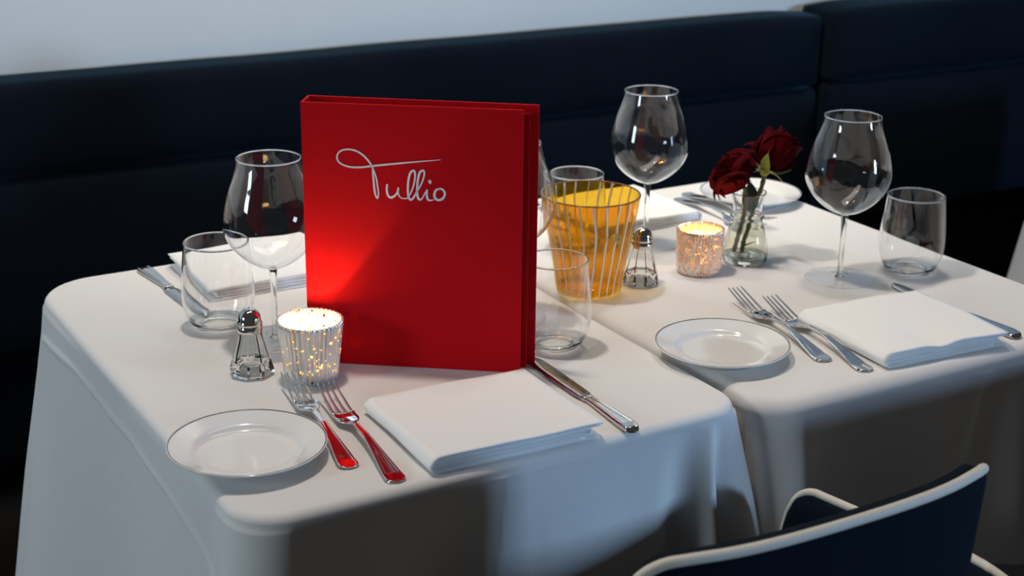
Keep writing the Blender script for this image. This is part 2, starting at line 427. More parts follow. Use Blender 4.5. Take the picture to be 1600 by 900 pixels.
tablecloth_b = tag(tablecloth('tablecloth', 1.100, 1.722, 1.257, 2.112, (.055, .05, .05, .05), .50, .020, off2),
    'white linen tablecloth under the amber ice bucket, on the right table', 'tablecloth', 'white tablecloths')
def off3(x, y, n, sd, f, d):
    return .012*d/.3+(.05*d/.4 if sd in ('BL', 'FL') else 0)
tablecloth_c = tag(tablecloth('tablecloth', 2.492, 3.08, 1.27, 2.112, (.055, .05, .05, .085), .50, .012, off3),
    'white tablecloth of the third table, a sliver at the right edge of the photo', 'tablecloth', 'white tablecloths')
def table(x0, x1, y0, y1, label):
    cx, cy = (x0+x1)/2, (y0+y1)/2
    t = thing('dining_table', label, 'table', (cx, cy, 0), 0, 'dining tables')
    w, d = (x1-x0)/2-.014, (y1-y0)/2-.014
    b = bmesh.new(); pts = outline(-w, w, -d, d, (.05, .05, .05, .05), .05)
    vs = [b.verts.new((p.x, p.y, T-.03)) for p, *_ in pts]; f = b.faces.new(vs)
    r = bmesh.ops.extrude_face_region(b, geom=[f]); bmesh.ops.translate(b, verts=[v for v in r['geom'] if isinstance(v, bmesh.types.BMVert)], vec=(0, 0, .024))
    obj('tabletop', b, M['wood'], t, False)
    obj('pedestal', lathe([(0, .03), (.05, .03), (.035, .06), (.03, .1), (.03, .68), (.06, .7195), (0, .7195)], 32), M['iron'], t)
    obj('base_plate', lathe([(0, 0), (.21, 0), (.215, .008), (.20, .018), (.06, .03), (0, .03)], 48), M['iron'], t)
table(.462, 1.088, 1.283, 2.108, 'left restaurant table under white cloth, carrying the red menu')
table(1.100, 1.722, 1.257, 2.112, 'right restaurant table under white cloth, carrying the amber bucket')
table(2.492, 3.08, 1.27, 2.112, 'third table by the banquette, mostly beyond the right edge of the photo')

# ------------------------------------------------------------------ chairs
def sheet(fn, nu, nv, th):
    """closed slab: fn(u,v)->(point, normal)"""
    bm = bmesh.new(); F = []; B = []
    for i in range(nu+1):
        fr, br = [], []
        for j in range(nv+1):
            p, n = fn(i/nu, j/nv); fr.append(bm.verts.new(p+n*th/2)); br.append(bm.verts.new(p-n*th/2))
        F.append(fr); B.append(br)
    for i in range(nu):
        for j in range(nv):
            bm.faces.new((F[i][j], F[i+1][j], F[i+1][j+1], F[i][j+1])); bm.faces.new((B[i][j], B[i][j+1], B[i+1][j+1], B[i+1][j]))
    for j in range(nv):
        bm.faces.new((F[0][j], F[0][j+1], B[0][j+1], B[0][j])); bm.faces.new((F[nu][j], B[nu][j], B[nu][j+1], F[nu][j+1]))
    for i in range(nu):
        bm.faces.new((F[i][0], B[i][0], B[i+1][0], F[i+1][0])); bm.faces.new((F[i][nv], F[i+1][nv], B[i+1][nv], B[i][nv]))
    return bm
def make_chair(loc, label):
    """local frame: x right, y towards the table, origin under the middle of the backrest"""
    t = thing('dining_chair', label, 'chair', loc, 0, 'navy dining chairs with ivory piping')
    TOP = T+.081; BOT = T-.29
    def back_y(x): return .22*x*x+13.0*abs(x)**4
    def half(z):
        d = TOP-z; r = .032
        h = .207-.02*max(0, d)/.35
        if d < r: h -= r-sqrt(max(0, r*r-(r-d)**2))
        return h
    def bp(x, z, lean=True):
        return Vector((x, back_y(x)+(z-TOP)*-.06, z))
    def fn(u, v):
        vv = 1-(1-v)**1.6
        z = BOT+(TOP-BOT)*vv; h = half(z); x = -h+2*h*u
        n = Vector((-(.44*x+52*x*x*x), 1, 0)).normalized()
        edge = min(1, (1-vv)/.03+.25)
        return bp(x, z)+n*.0095, n
    b = sheet(fn, 60, 40, .018)
    obj('backrest', b, M['chair_cloth'], t)
    # piping runs up one side, over the top, down the other side on the outer edge
    pts = []
    zs = [BOT+(TOP-BOT)*k/24 for k in range(20)]+[TOP-.032*(1-sin(a*pi/20)) for a in range(0, 11)]
    for z in zs: x = -half(z)+.001; pts.append(bp(x, z)+Vector((0, .010*min(1, (TOP-z)/.03)-.001, 0)))
    xt = half(TOP)
    for k in range(1, 20): x = -xt+2*xt*k/20; pts.append(bp(x, TOP+.001)+Vector((0, -.001, 0)))
    for z in reversed(zs): x = half(z)-.001; pts.append(bp(x, z)+Vector((0, .012*min(1, (TOP-z)/.02)-.001, 0)))
    obj('back_piping', tube_bm(pts, .0052, 10), M['piping'], t)
    for s in (-1, 1):
        # arm: a low side shell with a rounded front corner
        top = smoothpath([(.225, .0, T-.052), (0.2520, .08, T-.066), (0.2560, .20, T-.085), (0.2460, .29, T-.090), (0.2440, .312, T-.0915), (0.2435, .327, T-.099), (0.2430, .336, T-.114), (0.2420, .345, T-.14), (0.2360, .358, T-.23), (0.2300, .360, T-.29)], 5)
        arm_i = bmesh.new()
        def arm(u, v, s=s):
            k = min(len(top)-1, int(round(u*(len(top)-1)))); x, y, z = top[k]
            zb = T-.31; zz = zb+(z-zb)*v
            return Vector((s*(x-.03*(1-v)*(z-zb)/.22), y-(0 if u < .6 else 0), zz)), Vector((s, 0, 0))
        obj('arm', sheet(arm, len(top)-1, 10, .024), M['chair_cloth'], t)
        obj('arm_piping', tube_bm([(s*(x-.004*min(1, max(0, (T-.09-z)/.02))), y+.005*min(1, max(0, (T-.09-z)/.02)), z+.003*(1-min(1, max(0, (T-.09-z)/.02)))) for x, y, z in top], .0048, 10), M['piping'], t)
        for y0, y1 in ((.03, -.02), (.36, .41)):
            obj('leg', tube_bm([(s*.20, y0, T-.37), (s*.225, y1, .0)], [.018, .010], 12), M['dark_wood'], t)
    # seat with a rounded front
    b = bmesh.new(); ang = [pi*k/24 for k in range(25)]
    lo = [(-.22, .02), *[(-.225*cos(a), .24+.135*sin(a)) for a in ang], (.22, .02)]
    secs = []
    for zz, sc in ((T-.37, .96), (T-.36, 1.0), (T-.315, 1.0), (T-.297, .985), (T-.29, .94), (T-.287, .6), (T-.286, .1)):
        secs.append([(x*sc, .22+(y-.22)*sc, zz) for x, y in lo])
    obj('seat', loft(secs), M['chair_cloth'], t)
    obj('seat_piping', tube_bm([(x*1.01, .22+(y-.22)*1.01, T-.305) for x, y in lo[1:-1]], .004, 8), M['piping'], t)
    return t
chair_a = make_chair((.880, .890, 0), 'navy chair with ivory piped back and arm, drawn up between the two tables')
copy_tree(chair_a, (1.69, .78, 0), 0, 'navy chair drawn back from the right table, beyond the lower right corner')

# ------------------------------------------------------------------ menu folder
A = Vector((.689, 1.651, T)); U = Vector((.79909, -.60122, 0)); NN = Vector((-.60122, -.79909, 0))   # along the cover, out of the cover
menu = thing('menu_folder', 'tall red cloth-covered menu folder standing open with white script on its cover', 'menu', A)
menu.rotation_euler = (0, 0, atan2(U.y, U.x))
# local: x along the cover, -y out of the front cover towards the viewer, z up
W, H, TH = .2630, .327, .0028
def slab(name, x0, x1, y0, y1, z0, z1, m, bev=.0007): return obj(name, box_bm(x0, x1, y0, y1, z0, z1, bev, 2), m, menu, False)
slab('front_cover', 0, W, 0, TH, 0, H, M['red'])
slab('spine', 0, TH, TH+.0002, .0355, 0, H, M['red'])
bkc = slab('back_cover', .0, W+.0150, 0, TH, 0, H, M['red']); bkc.location = (.0, .0358, 0); bkc.rotation_euler = (0, 0, radians(-1.2))
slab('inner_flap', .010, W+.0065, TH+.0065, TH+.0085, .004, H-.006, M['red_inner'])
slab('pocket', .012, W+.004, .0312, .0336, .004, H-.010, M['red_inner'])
# white script: strokes traced as centre lines (x, z, half width) in millimetres on the cover
def zpt(zx, zy, hw):   # script drawing units -> cover coordinates
    # affine from the drawing to the cover
    x = .04213+(zx-192)*(.17192-.04213)/(1430-192); 
    x = .0421+(zx-192)*.0001048
    z = .2615-(zy-265)*.0001135+(zx-192)*.0
    z += (zx-192)*.0000067
    return (x, z, hw*.000108)
strokes = [
 [(1370,312,3),(1100,327,7),(850,343,9.5),(600,361,11),(480,372,10),(370,370,10),(280,350,9),(215,312,9),(194,265,9),(207,220,9),(250,188,9),(320,178,9),(400,192,9.5),(470,228,10),(530,280,10),(580,345,9),(615,420,8),(640,500,8),(655,600,8),(660,670,8),(648,710,8),(630,680,10),(617,620,11),(608,520,11),(600,430,9),(596,372,6)],
 [(762,568,12),(757,620,12),(766,672,12),(790,700,13),(820,702,13),(855,680,11),(880,645,10),(890,605,11)],
 [(888,620,9),(886,660,9),(912,705,6.5),(955,718,6),(1000,708,7),(1040,640,8),(1070,560,9),(1082,480,10),(1078,432,11),(1058,422,12),(1030,442,12),(1010,500,12),(1000,580,12),(1000,660,12),(1012,718,12),(1036,732,11),(1066,706,10),(1105,640,9),(1150,570,8),(1182,490,9),(1186,435,10),(1165,422,11),(1135,445,12),(1116,510,12),(1106,590,12),(1105,670,12),(1118,722,12),(1140,735,10),(1168,712,8),(1192,668,7),(1215,632,7)],
 [(1217,632,11),(1214,690,12),(1226,732,12),(1255,744,9),(1292,738,5)],
 [(1352,622,11),(1315,640,13),(1300,690,13),(1318,730,13),(1358,742,13),(1400,722,13),(1420,680,12),(1405,640,11),(1375,622,11),(1350,622,10)],
 [(1248,536,15),(1252,548,18),(1256,560,9)],
]
bm = bmesh.new()
for li, s in enumerate(strokes):
    P = smoothpath([zpt(*q) for q in s], 8); L = []; n = len(P); y = -.0004-.00003*li
    for i, (x, z, h) in enumerate(P):
        a = P[max(0, i-1)]; b = P[min(n-1, i+1)]; d = Vector((b[0]-a[0], b[1]-a[1])); d = d.normalized() if d.length > 0 else Vector((1, 0))
        px, pz = -d.y*h, d.x*h
        L.append([bm.verts.new((x+px, y, z+pz)), bm.verts.new((x-px, y, z-pz)), bm.verts.new((x-px, .0002, z-pz)), bm.verts.new((x+px, .0002, z+pz))])
    for a, b in zip(L[:-1], L[1:]):
        for k in range(4): bm.faces.new((a[k], a[(k+1) % 4], b[(k+1) % 4], b[k]))
    for e, sg in ((0, 1), (-1, -1)):
        x, z, h = P[e]
        c = bm.verts.new((x, y, z)); fan = [bm.verts.new((x+h*cos(2*pi*k/12), y, z+h*sin(2*pi*k/12))) for k in range(12)]
        for k in range(12): bm.faces.new((c, fan[k], fan[(k+1) % 12]))
obj('script_lettering', bm, M['white_foil'], menu, False)

# ------------------------------------------------------------------ glassware
def make_wine_glass(loc, label):
    t = thing('wine_glass', label, 'wine glass', loc, 0, 'tall stemmed wine glasses')
    pr = smoothpath([(.0045, .0985), (.011, .0995), (.020, .1025), (.0335, .111), (.0445, .121), (.0530, .1325), (.0592, .147), (.0605, .160), (.0583, .1755), (.0530, .197), (.0468, .214), (.0428, .227), (.0400, .240)], 6)
    inner = [(max(.0002, r-.0011), z+.0004) for r, z in reversed(pr)]
    rim = [(pr[-1][0]+.0002, .2404), (pr[-1][0]-.0002, .2410), (pr[-1][0]-.0010, .2411), (pr[-1][0]-.0014, .2405)]
    obj('bowl', lathe([(0, .0985)]+pr+rim+inner+[(0, .1003)], 96), M['tumbler'], t)
    st = smoothpath([(.0075, .0035), (.0048, .008), (.0038, .02), (.0036, .05), (.0040, .075), (.0048, .090), (.0058, .0975)], 5)
    obj('stem', lathe([(0, .003)]+st+[(0, .0982)], 24), M['glass'], t)
    ft = [(0, .0003), (.047, .0003), (.0495, .001), (.0497, .0018), (.046, .0026), (.030, .0038), (.012, .0052), (.0055, .0075), (0, .0080)]
    fo = obj('foot', lathe(ft, 96), M['foot'], t)
    obj('foot_edge', lathe([(.0492+.0010*cos(k*pi/5), .0013+.0010*sin(k*pi/5)) for k in range(10)], 96, close=True), M['thin'], fo)
    return t
def make_tumbler(loc, label):
    t = thing('tumbler', label, 'glass', loc, 0, 'stemless glass tumblers')
    pr = smoothpath([(.030, .0005), (.0345, .004), (.041, .014), (.0458, .030), (.0472, .046), (.0462, .066), (.0442, .088), (.0425, .104), (.0415, .1145)], 6)
    inner = [(r-.0013, z) for r, z in reversed(pr) if z > .010]
    obj('glass_wall', lathe([(.0235, .0012), (.030, .0005)]+pr[1:]+[(pr[-1][0]+.0003, .1150), (pr[-1][0]+.0001, .1158), (pr[-1][0]-.0008, .1162), (pr[-1][0]-.0017, .1158), (pr[-1][0]-.0019, .1150)]+inner+[(.0330, .0080), (.0235, .0066)], 96, close=True), M['tumbler'], t)
    obj('bottom_disc', lathe([(0, .0012), (.0233, .0012), (.0233, .0066), (0, .0062)], 64), M['disc'], t)
    return t
Z0 = T+.0006
wg = make_wine_glass((.681, 1.738, Z0), 'stemmed wine glass left of the red menu, partly hidden by its edge')
copy_tree(wg, (.985, 1.668, Z0), 0, 'stemmed wine glass almost fully hidden behind the right edge of the red menu')
copy_tree(wg, (1.334, 1.847, Z0), 0, 'stemmed wine glass standing behind the amber bucket and small shaker')
copy_tree(wg, (1.487, 1.577, Z0), 0, 'rightmost stemmed wine glass, between the roses and a tumbler')
tb = make_tumbler((.637, 1.822, Z0), 'stemless tumbler at left, behind the salt shaker and before a folded napkin')
copy_tree(tb, (.985, 1.553, Z0), 0, 'stemless tumbler at the right foot of the red menu, before the amber bucket')
copy_tree(tb, (1.233, 1.890, Z0), 0, 'stemless tumbler behind the amber bucket, only its rim showing')
copy_tree(tb, (1.603, 1.556, Z0), 0, 'stemless tumbler at far right beside the rightmost wine glass')

# amber ice bucket
bk = thing('ice_bucket', 'amber glass ice bucket with thin white stripes and small clear knobs', 'ice bucket', (1.1435, 1.7145, Z0))
pr = smoothpath([(.0440, .0008), (.0462, .004), (.0520, .040), (.0583, .075), (.0642, .110), (.0688, .138)], 8)
inner = [(r-.0022, z) for r, z in reversed(pr) if z > .008]
obj('bucket_wall', lathe(pr+[(.0681, .1391), (.0673, .1391)]+inner+[(.0435, .008)], 128), M['amber'], bk)
obj('bucket_base', lathe([(0, .0005), (.042, .0005), (.0435, .003), (.0435, .0075), (0, .0078)], 96), M['amber_plain'], bk)
def cone_pt(a, z, o=0):
    r = lerp_table([(0, .0440), (.004, .0462), (.04, .0520), (.075, .0583), (.11, .0642), (.14, .0692)], z)+o
    return Vector((r*cos(a), r*sin(a), z))
obj('rim', lathe([(.0673+.0016*cos(k*pi/4), .1392+.0010*sin(k*pi/4)) for k in range(8)], 96, close=True), M['amber_rim'], bk)
KA = atan2(-1.0, -.01)
for a in (KA, KA+pi):
    p = cone_pt(a, .0925, .004); b = bmesh.new(); bmesh.ops.create_uvsphere(b, u_segments=24, v_segments=16, radius=.0072)
    for v in b.verts: v.co = Vector((v.co.x*1, v.co.y*1, v.co.z*.85))+p
    k = obj('knob', b, M['glass'], bk); k['label'] = 'clear glass knob'
def wrap_text(s, size, a0, z0, parent):
    cu = bpy.data.curves.new('t', 'FONT'); cu.body = s; cu.size = size; cu.align_x = 'CENTER'; cu.resolution_u = 3
    o = bpy.data.objects.new('t', cu); COL.objects.link(o); dg = bpy.context.evaluated_depsgraph_get()
    me = bpy.data.meshes.new_from_object(o.evaluated_get(dg)); bpy.data.objects.remove(o)
    bm = bmesh.new(); bm.from_mesh(me)
    for v in bm.verts:
        z = z0+v.co.y; a = a0+v.co.x/.062; v.co = cone_pt(a, z, .0006)
    return obj('printed_lettering', bm, M['ink'], parent, False, fix=False)
TA = pi+.22
wrap_text('VENINI', .0085, TA-.0, .1135, bk); wrap_text('COGGENIO', .0062, TA+.02, .0995, bk)

# candle holders with tealights
def make_holder(name, loc, r0, r1, h, m, label, flutes, amp, power, flamez):
    t = thing(name, label, 'candle holder', loc, 0, 'mercury glass candle holders')
    def mod(a, r, z): return 1+amp*(abs(cos(a*flutes/2))-.5)
    n = 14; outer = [(r0*.94, .0005), (r0, .003)]+[(r0+(r1-r0)*k/n, .003+(h-.003)*k/n) for k in range(1, n+1)]
    inner = [(r-.0022, z) for r, z in reversed(outer) if z > .006]
    obj('glass_wall', lathe(outer+[(r1-.0006, h+.0008), (r1-.0016, h+.0008)]+inner+[(0, .006)], 416, mod), m, t)
    obj('base', lathe([(0, .0004), (r0*.93, .0004), (r0*.93, .0056), (0, .0056)], 64), m, t)
    tl = thing('tealight_candle', label.split(' candle')[0].replace('fluted', '').strip().capitalize() and 'lit tealight burning inside the '+('silver holder before the red menu' if power > .3 else 'bronze holder beside the rose vase'), 'candle', (loc[0], loc[1], loc[2]+.0066), 0, 'tealights')
    wr = r0-.006; zw = flamez-.022
    obj('wax', lathe([(0, 0), (wr, 0), (wr, zw), (wr-.001, zw+.0006), (wr*.5, zw-.0004), (0, zw-.001)], 48), M['wax'], tl)
    obj('wick', tube_bm([(0, 0, zw-.002), (.0004, 0, zw+.003), (.001, 0, zw+.006)], .0007, 8), M['black'], tl)
    fl = smoothpath([(.0005, zw+.004), (.0032, zw+.008), (.0040, zw+.012), (.0028, zw+.019), (.0012, zw+.025)], 5)
    obj('flame', lathe([(0, zw+.0035)]+fl+[(0, zw+.028)], 24), M['flame'], tl)
    l = bpy.data.lights.new('candle_light', 'POINT'); l.energy = power; l.color = (1, .62, .24); l.shadow_soft_size = .003
    o = bpy.data.objects.new('candle_light', l); link(o); o.location = (loc[0]+.015, loc[1]-.004, loc[2]+flamez+.004)
    return t
make_holder('candle_holder', (.672, 1.603, Z0), .0315, .0395, .074, M['mercury_silver'], 'silver fluted glass candle holder with golden specks, glowing before the red menu', 40, .05, .80, .034)
make_holder('candle_holder', (1.327, 1.702, Z0), .0315, .0342, .066, M['mercury_bronze'], 'bronze and silver fluted glass candle holder glowing beside the rose vase', 46, .045, .22, .034)

# salt shakers
def make_shaker(loc, label):
    t = thing('salt_shaker', label, 'salt shaker', loc, radians(12), 'glass shakers with chrome caps')
    def mod(a, r, z):   # eight flat facets
        k = 2*pi/8; b = (a % k)-k/2; return cos(k/2)/cos(b)*1.02
    pr = [(.0150, .0014), (.0235, .0004), (.0268, .004), (.0268, .008), (.0255, .012), (.0215, .026), (.0175, .040), (.0145, .051), (.0135, .0545)]
    inn = [(.0118, .0545), (.0125, .048), (.0155, .036), (.0185, .024), (.0200, .017), (.0150, .0142)]
    def mod2(a, r, z): return mod(a, r, z)
    obj('glass_body', lathe(pr+inn, 64, mod2, close=True), M['shaker'], t, False)
    obj('bottom_disc', lathe([(0, .0014), (.0148, .0014), (.0148, .0142), (0, .0138)], 32), M['disc'], t)
    cap = [(.0, .0545), (.0150, .0545), (.0153, .0550), (.0152, .0630), (.0146, .0634), (.0146, .0642), (.0156, .0648), (.0154, .0672), (.0146, .0685)]
    cap += [(.0144*cos(a*pi/24), .0690+.0150*sin(a*pi/24)) for a in range(0, 12)]+[(0, .0840)]
    c = obj('cap', lathe(cap, 48), M['chrome'], t)
    for k in range(6):
        a = k*pi/3 if k else 0; rr = .0065 if k else 0
        z = .0690+.0150*sqrt(max(0, 1-(rr/.0144)**2))
        obj('hole', lathe([(0, .0002), (.0009, .0001), (.0009, -.0006), (0, -.0006)], 10), M['black'], c, loc=(rr*cos(a), rr*sin(a), z))
    return t
sh = make_shaker((.6135, 1.648, Z0), 'glass shaker with chrome dome cap, left of the silver candle holder')
copy_tree(sh, (1.222, 1.699, Z0), radians(30), 'glass shaker with chrome dome cap, between the amber bucket and bronze candle holder')

# plates
def make_plate(loc, label):
    t = thing('bread_plate', label, 'plate', loc, 0, 'white side plates with grey rim line')
    top = smoothpath([(0, .0042), (.035, .0042), (.050, .0047), (.0555, .0068), (.059, .0098), (.063, .0116), (.072, .0142), (.0825, .0172)], 5)
    bot = smoothpath([(.0825, .0150), (.072, .0118), (.062, .0088), (.055, .0040), (.0515, .0008)], 4)
    prof = top+[(.0848, .0180), (.0853, .0172), (.0848, .0160)]+bot+[(.0500, .0003), (.0485, .0006), (.048, .0018), (0, .0020)]
    obj('dish', lathe(prof, 128), M['porcelain'], t)
    obj('rim_line', lathe([(.0829, .01740), (.0829, .01775), (.0841, .01812), (.0841, .0177)], 128, close=True), M['silver_line'], t)['label'] = 'thin grey rim line'
    return t
pl = make_plate((.524, 1.432, Z0), 'white side plate at the front left corner of the left table')
copy_tree(pl, (1.153, 1.422, Z0), 0, 'white side plate at the front of the right table, left of its forks')
copy_tree(pl, (1.632, 1.963, Z0), 0, 'white side plate at the back, behind the roses')

# cutlery (local: y from handle end 0 to the tip, lying along +y)
def section(wd, th, z, y, bead=0):
    xs = (-1, -.86, -.7, -.4, 0, .4, .7, .86, 1)
    top = []
    for x in xs:
        e = th*(.5 if abs(x) == 1 else 1)
        if abs(x) == .86: e += bead
        if abs(x) == .7: e -= bead*.1
        if abs(x) <= .4: e += bead*(.5 if x == 0 else -.15)
        top.append((x*wd, y, z+e))
    bot = [(x*wd, y, z+(0 if abs(x) < .8 else th*.25)) for x in reversed(xs)]
    return top+bot
def fork_z(y):
    return lerp_table([(0, .0), (.02, .0), (.06, .006), (.10, .011), (.135, .0095), (.155, .0045), (.17, .003), (.19, .0065), (.215, .0125), (.24, .0185)], y)
HW = smoothpath([(.0, .0), (.002, .0075), (.006, .0108), (.012, .0120), (.03, .0105), (.06, .0072), (.09, .0045), (.115, .0034), (.138, .0034)], 6)
HW = [(max(0, a), max(.0012, b)) for a, b in HW]
def make_fork(loc, rz, label):
    t = thing('fork', label, 'fork', loc, rz, 'steel dinner forks')
    obj('handle', loft([section(wd, .0024, max(0, fork_z(y)), y, .0007 if y > .003 else .0) for y, wd in HW]), M['steel'], t)
    NE = smoothpath([(.136, .0033), (.142, .0040), (.148, .0075), (.154, .0118), (.163, .0131), (.172, .0131), (.178, .0129)], 6)
    def bowl(y, wd):
        z = fork_z(y); xs = [-1, -.75, -.5, -.25, 0, .25, .5, .75, 1]; k = min(1, max(0, (y-.142)/.015))*.0022
        return [(x*wd, y, z+.0014+k*x*x) for x in xs]+[(x*wd, y, z+k*x*x-.0002) for x in reversed(xs)]
    obj('head', loft([bowl(y, wd) for y, wd in NE]), M['steel'], t)
    for k in range(4):
        cx = (k-1.5)*.00725; secs = []
        for i in range(15):
            f = i/14; y = .176+.064*f; wd = .0021-(.0010*f); 
            if f > .93: wd *= .55
            z = fork_z(y)+.0022*(cx/.0131)**2*(1-f*.5); xx = cx*(1-.10*f)
            secs.append([(xx-wd, y, z+.0002), (xx-wd*.5, y, z+.0016), (xx+wd*.5, y, z+.0016), (xx+wd, y, z+.0002), (xx, y, z-.0003)])
        obj('tine', loft(secs), M['steel'], t)
    return t
def place(a, b):
    """handle end a, tip b -> location and turn"""
    return atan2(b[1]-a[1], b[0]-a[0])-pi/2
fk = make_fork((.6360, 1.296, Z0), place((.636, 1.296), (.660, 1.530)), 'steel fork on the left table, beside the folded napkin')
copy_tree(fk, (.6070, 1.350, Z0), place((.607, 1.350), (.6365, 1.582)), 'steel fork on the left table, its head half under the plate rim')
copy_tree(fk, (1.2765, 1.288, Z0), place((1.2765, 1.288), (1.3125, 1.524)), 'steel fork on the right table, nearer its folded napkin')
copy_tree(fk, (1.2530, 1.338, Z0), place((1.253, 1.338), (1.292, 1.572)), 'steel fork on the right table, nearer its white plate')
copy_tree(fk, (1.529, 2.030, Z0), place((1.529, 2.030), (1.516, 1.80)), 'steel fork at the back, handle end beside the far napkin')
copy_tree(fk, (1.560, 2.050, Z0), place((1.560, 2.050), (1.553, 1.815)), 'steel fork at the back, nearer the far plate behind the roses')
def make_knife(loc, rz, label):
    t = thing('table_knife', label, 'knife', loc, rz, 'steel table knives')
    KW = smoothpath([(.0, .0), (.002, .0065), (.006, .0092), (.014, .0102), (.03, .0096), (.06, .0078), (.085, .0062), (.098, .0060), (.104, .0072)], 6)
    KW = [(max(0, a), max(.0010, b)) for a, b in KW]
    def th(y): return lerp_table([(0, .002), (.006, .0055), (.02, .0068), (.08, .0060), (.104, .0048)], y)
    obj('handle', loft([section(wd, th(y), .0, y, .0008 if y > .004 else 0) for y, wd in KW]), M['steel'], t)
    BW = smoothpath([(.103, .0068, 0), (.110, .0092, 0), (.120, .0102, 0), (.16, .0108, 0), (.20, .0108, 0), (.222, .0098, .0008), (.232, .0075, .0020), (.239, .0035, .0038), (.241, .0008, .005)], 6)
    obj('blade', loft([[(-wd+dx, y, .0022), (-wd*.3+dx, y, .0030), (wd+dx, y, .0034), (wd+dx, y, .0018), (-wd*.3+dx, y, .0014)] for y, wd, dx in BW]), M['blade'], t)
    obj('collar', loft([section(wd, .0052, 0, y) for y, wd in ((.0985, .0066), (.100, .0074), (.105, .0076), (.107, .0070))]), M['steel'], t)
    return t
kn = make_knife((.9215, 1.280, Z0), place((.9215, 1.280), (.931, 1.52)), 'table knife to the right of the front napkin, pointing at the menu foot')
copy_tree(kn, (1.5285, 1.278, Z0), place((1.5285, 1.278), (1.531, 1.52)), 'table knife passing behind the napkin on the right table')
copy_tree(kn, (.6190, 2.095, Z0), place((.619, 2.095), (.6325, 1.86)), 'table knife at the far left of the left table, blade under the tumbler view')

# folded napkins
def make_napkin(name, loc, rz, w, d, hgt, label, seed, wave=0, inner_short=.02, flip=False):
    """cloth folded into a stack: every fold a loop of one thick ribbon, seen from its front end"""
    c = .0013; layers = 4; gap = hgt/layers
    path = []
    # serpentine from the bottom layer up; folds alternate at left and right, the outermost wraps at left
    L = -w/2; R = w/2
    seq = [(R-inner_short, L), (L, R-.012), (R-.004, L+.003), (L, R)]
    zc = [gap*(i+.5) for i in range(layers)]
    prof = []
    def arc(x, z0, z1, sgn, n=8):
        r = (z1-z0)/2; return [(x+sgn*r*1.1*sin(pi*k/n), (z0+z1)/2-r*cos(pi*k/n)) for k in range(1, n)]
    line = []
    n = 24
    # lower pair folded at left, upper pair folded at left, joined at right inside
    def seg(xa, xb, z): return [(xa+(xb-xa)*k/n, z) for k in range(n+1)]
    line += seg(R-inner_short, L+gap/2, zc[0]) + arc(L+gap/2, zc[0], zc[1], -1) + seg(L+gap/2, R-inner_short*.7, zc[1])
    line += arc(R-inner_short*.7, zc[1], zc[2], 1) + seg(R-inner_short*.7, L+gap*.8, zc[2]) + arc(L+gap*.8, zc[2], zc[3], -1) + seg(L+gap*.8, R, zc[3])
    # outer wrap: one more sheet that goes round the whole left side
    wrap = seg(R-.002, L+hgt/2-.002, .0012)+[(L+hgt/2-.002-(hgt/2)*sin(pi*k/12), hgt/2+.0006-(hgt/2)*cos(pi*k/12)) for k in range(1, 12)]+seg(L+hgt/2-.002, R+.001, hgt+.0012)
    bm = bmesh.new()
    ny = 30
    def disp(x, y, z):
        zz = z/hgt
        dz = -.18*z*max(0, (x-L)/w-.6) + zz*.0022*noise.noise(Vector((x*14+seed, y*14, seed)))
        dz += wave*zz*(-.0045*G(x, -.01+seed*.0, .018))*max(0, min(1, (-y+d*.1)/(d*.45)))
        dz += -.10*z*max(0, (y/d))
        e = .0025*noise.noise(Vector((y*9, zz*3, seed+2)))
        return x+e*(1 if abs(x) > w*.4 else 0), dz
    for ln, th in ((line, gap*.80), (wrap, .0019)):
        rows = []
        for j in range(ny+1):
            y = -d/2+d*j/ny; A_, B_ = [], []
            for i, (x, z) in enumerate(ln):
                a = ln[max(0, i-1)]; b = ln[min(len(ln)-1, i+1)]; tx, tz = b[0]-a[0], b[1]-a[1]; q = math.hypot(tx, tz) or 1
                nx, nz = -tz/q*th/2, tx/q*th/2; ex, dz = disp(x, y, z)
                sk = .0 if ln is wrap else .002+.002*(z/hgt)
                yy = y*(1-2*sk/d)+(.0015*noise.noise(Vector((x*20, z*100, seed))) if j in (0, ny) else 0)
                A_.append(bm.verts.new((ex+nx, yy, z+dz+nz))); B_.append(bm.verts.new((ex-nx, yy, z+dz-nz)))
            rows.append((A_, B_))
        m_ = len(ln)
        for (A0, B0), (A1, B1) in zip(rows[:-1], rows[1:]):
            for i in range(m_-1):
                bm.faces.new((A0[i], A0[i+1], A1[i+1], A1[i])); bm.faces.new((B0[i], B1[i], B1[i+1], B0[i+1]))
            bm.faces.new((A0[0], A1[0], B1[0], B0[0])); bm.faces.new((A0[-1], B0[-1], B1[-1], A1[-1]))
        for (Aj, Bj), rev in ((rows[0], 0), (rows[-1], 1)):
            for i in range(m_-1): bm.faces.new((Aj[i], Bj[i], Bj[i+1], Aj[i+1]))
    lo = min(v.co.z for v in bm.verts)
    for v in bm.verts: v.co.z -= lo
    o = obj(name, bm, M['napkin'], loc=loc); o.rotation_euler = (0, 0, rz)
    return tag(o, label, 'napkin', 'folded white napkins')
make_napkin('napkin', (.783, 1.381, Z0), radians(-2), .205, .180, .0165, 'folded white napkin in front of the red menu', 1.3)
make_napkin('napkin', (1.406, 1.366, Z0), radians(-4), .195, .178, .0185, 'folded white napkin at the front of the right table, its top layer dented', 5.1, 1)
make_napkin('napkin', (.765, 2.000, Z0), radians(179), .215, .175, .0180, 'folded white napkin at the back of the left table, behind tumbler and wine glass', 8.7)
make_napkin('napkin', (1.385, 1.992, Z0), radians(181), .195, .178, .0170, 'folded white napkin at the back of the right table, behind the amber bucket', 3.9)

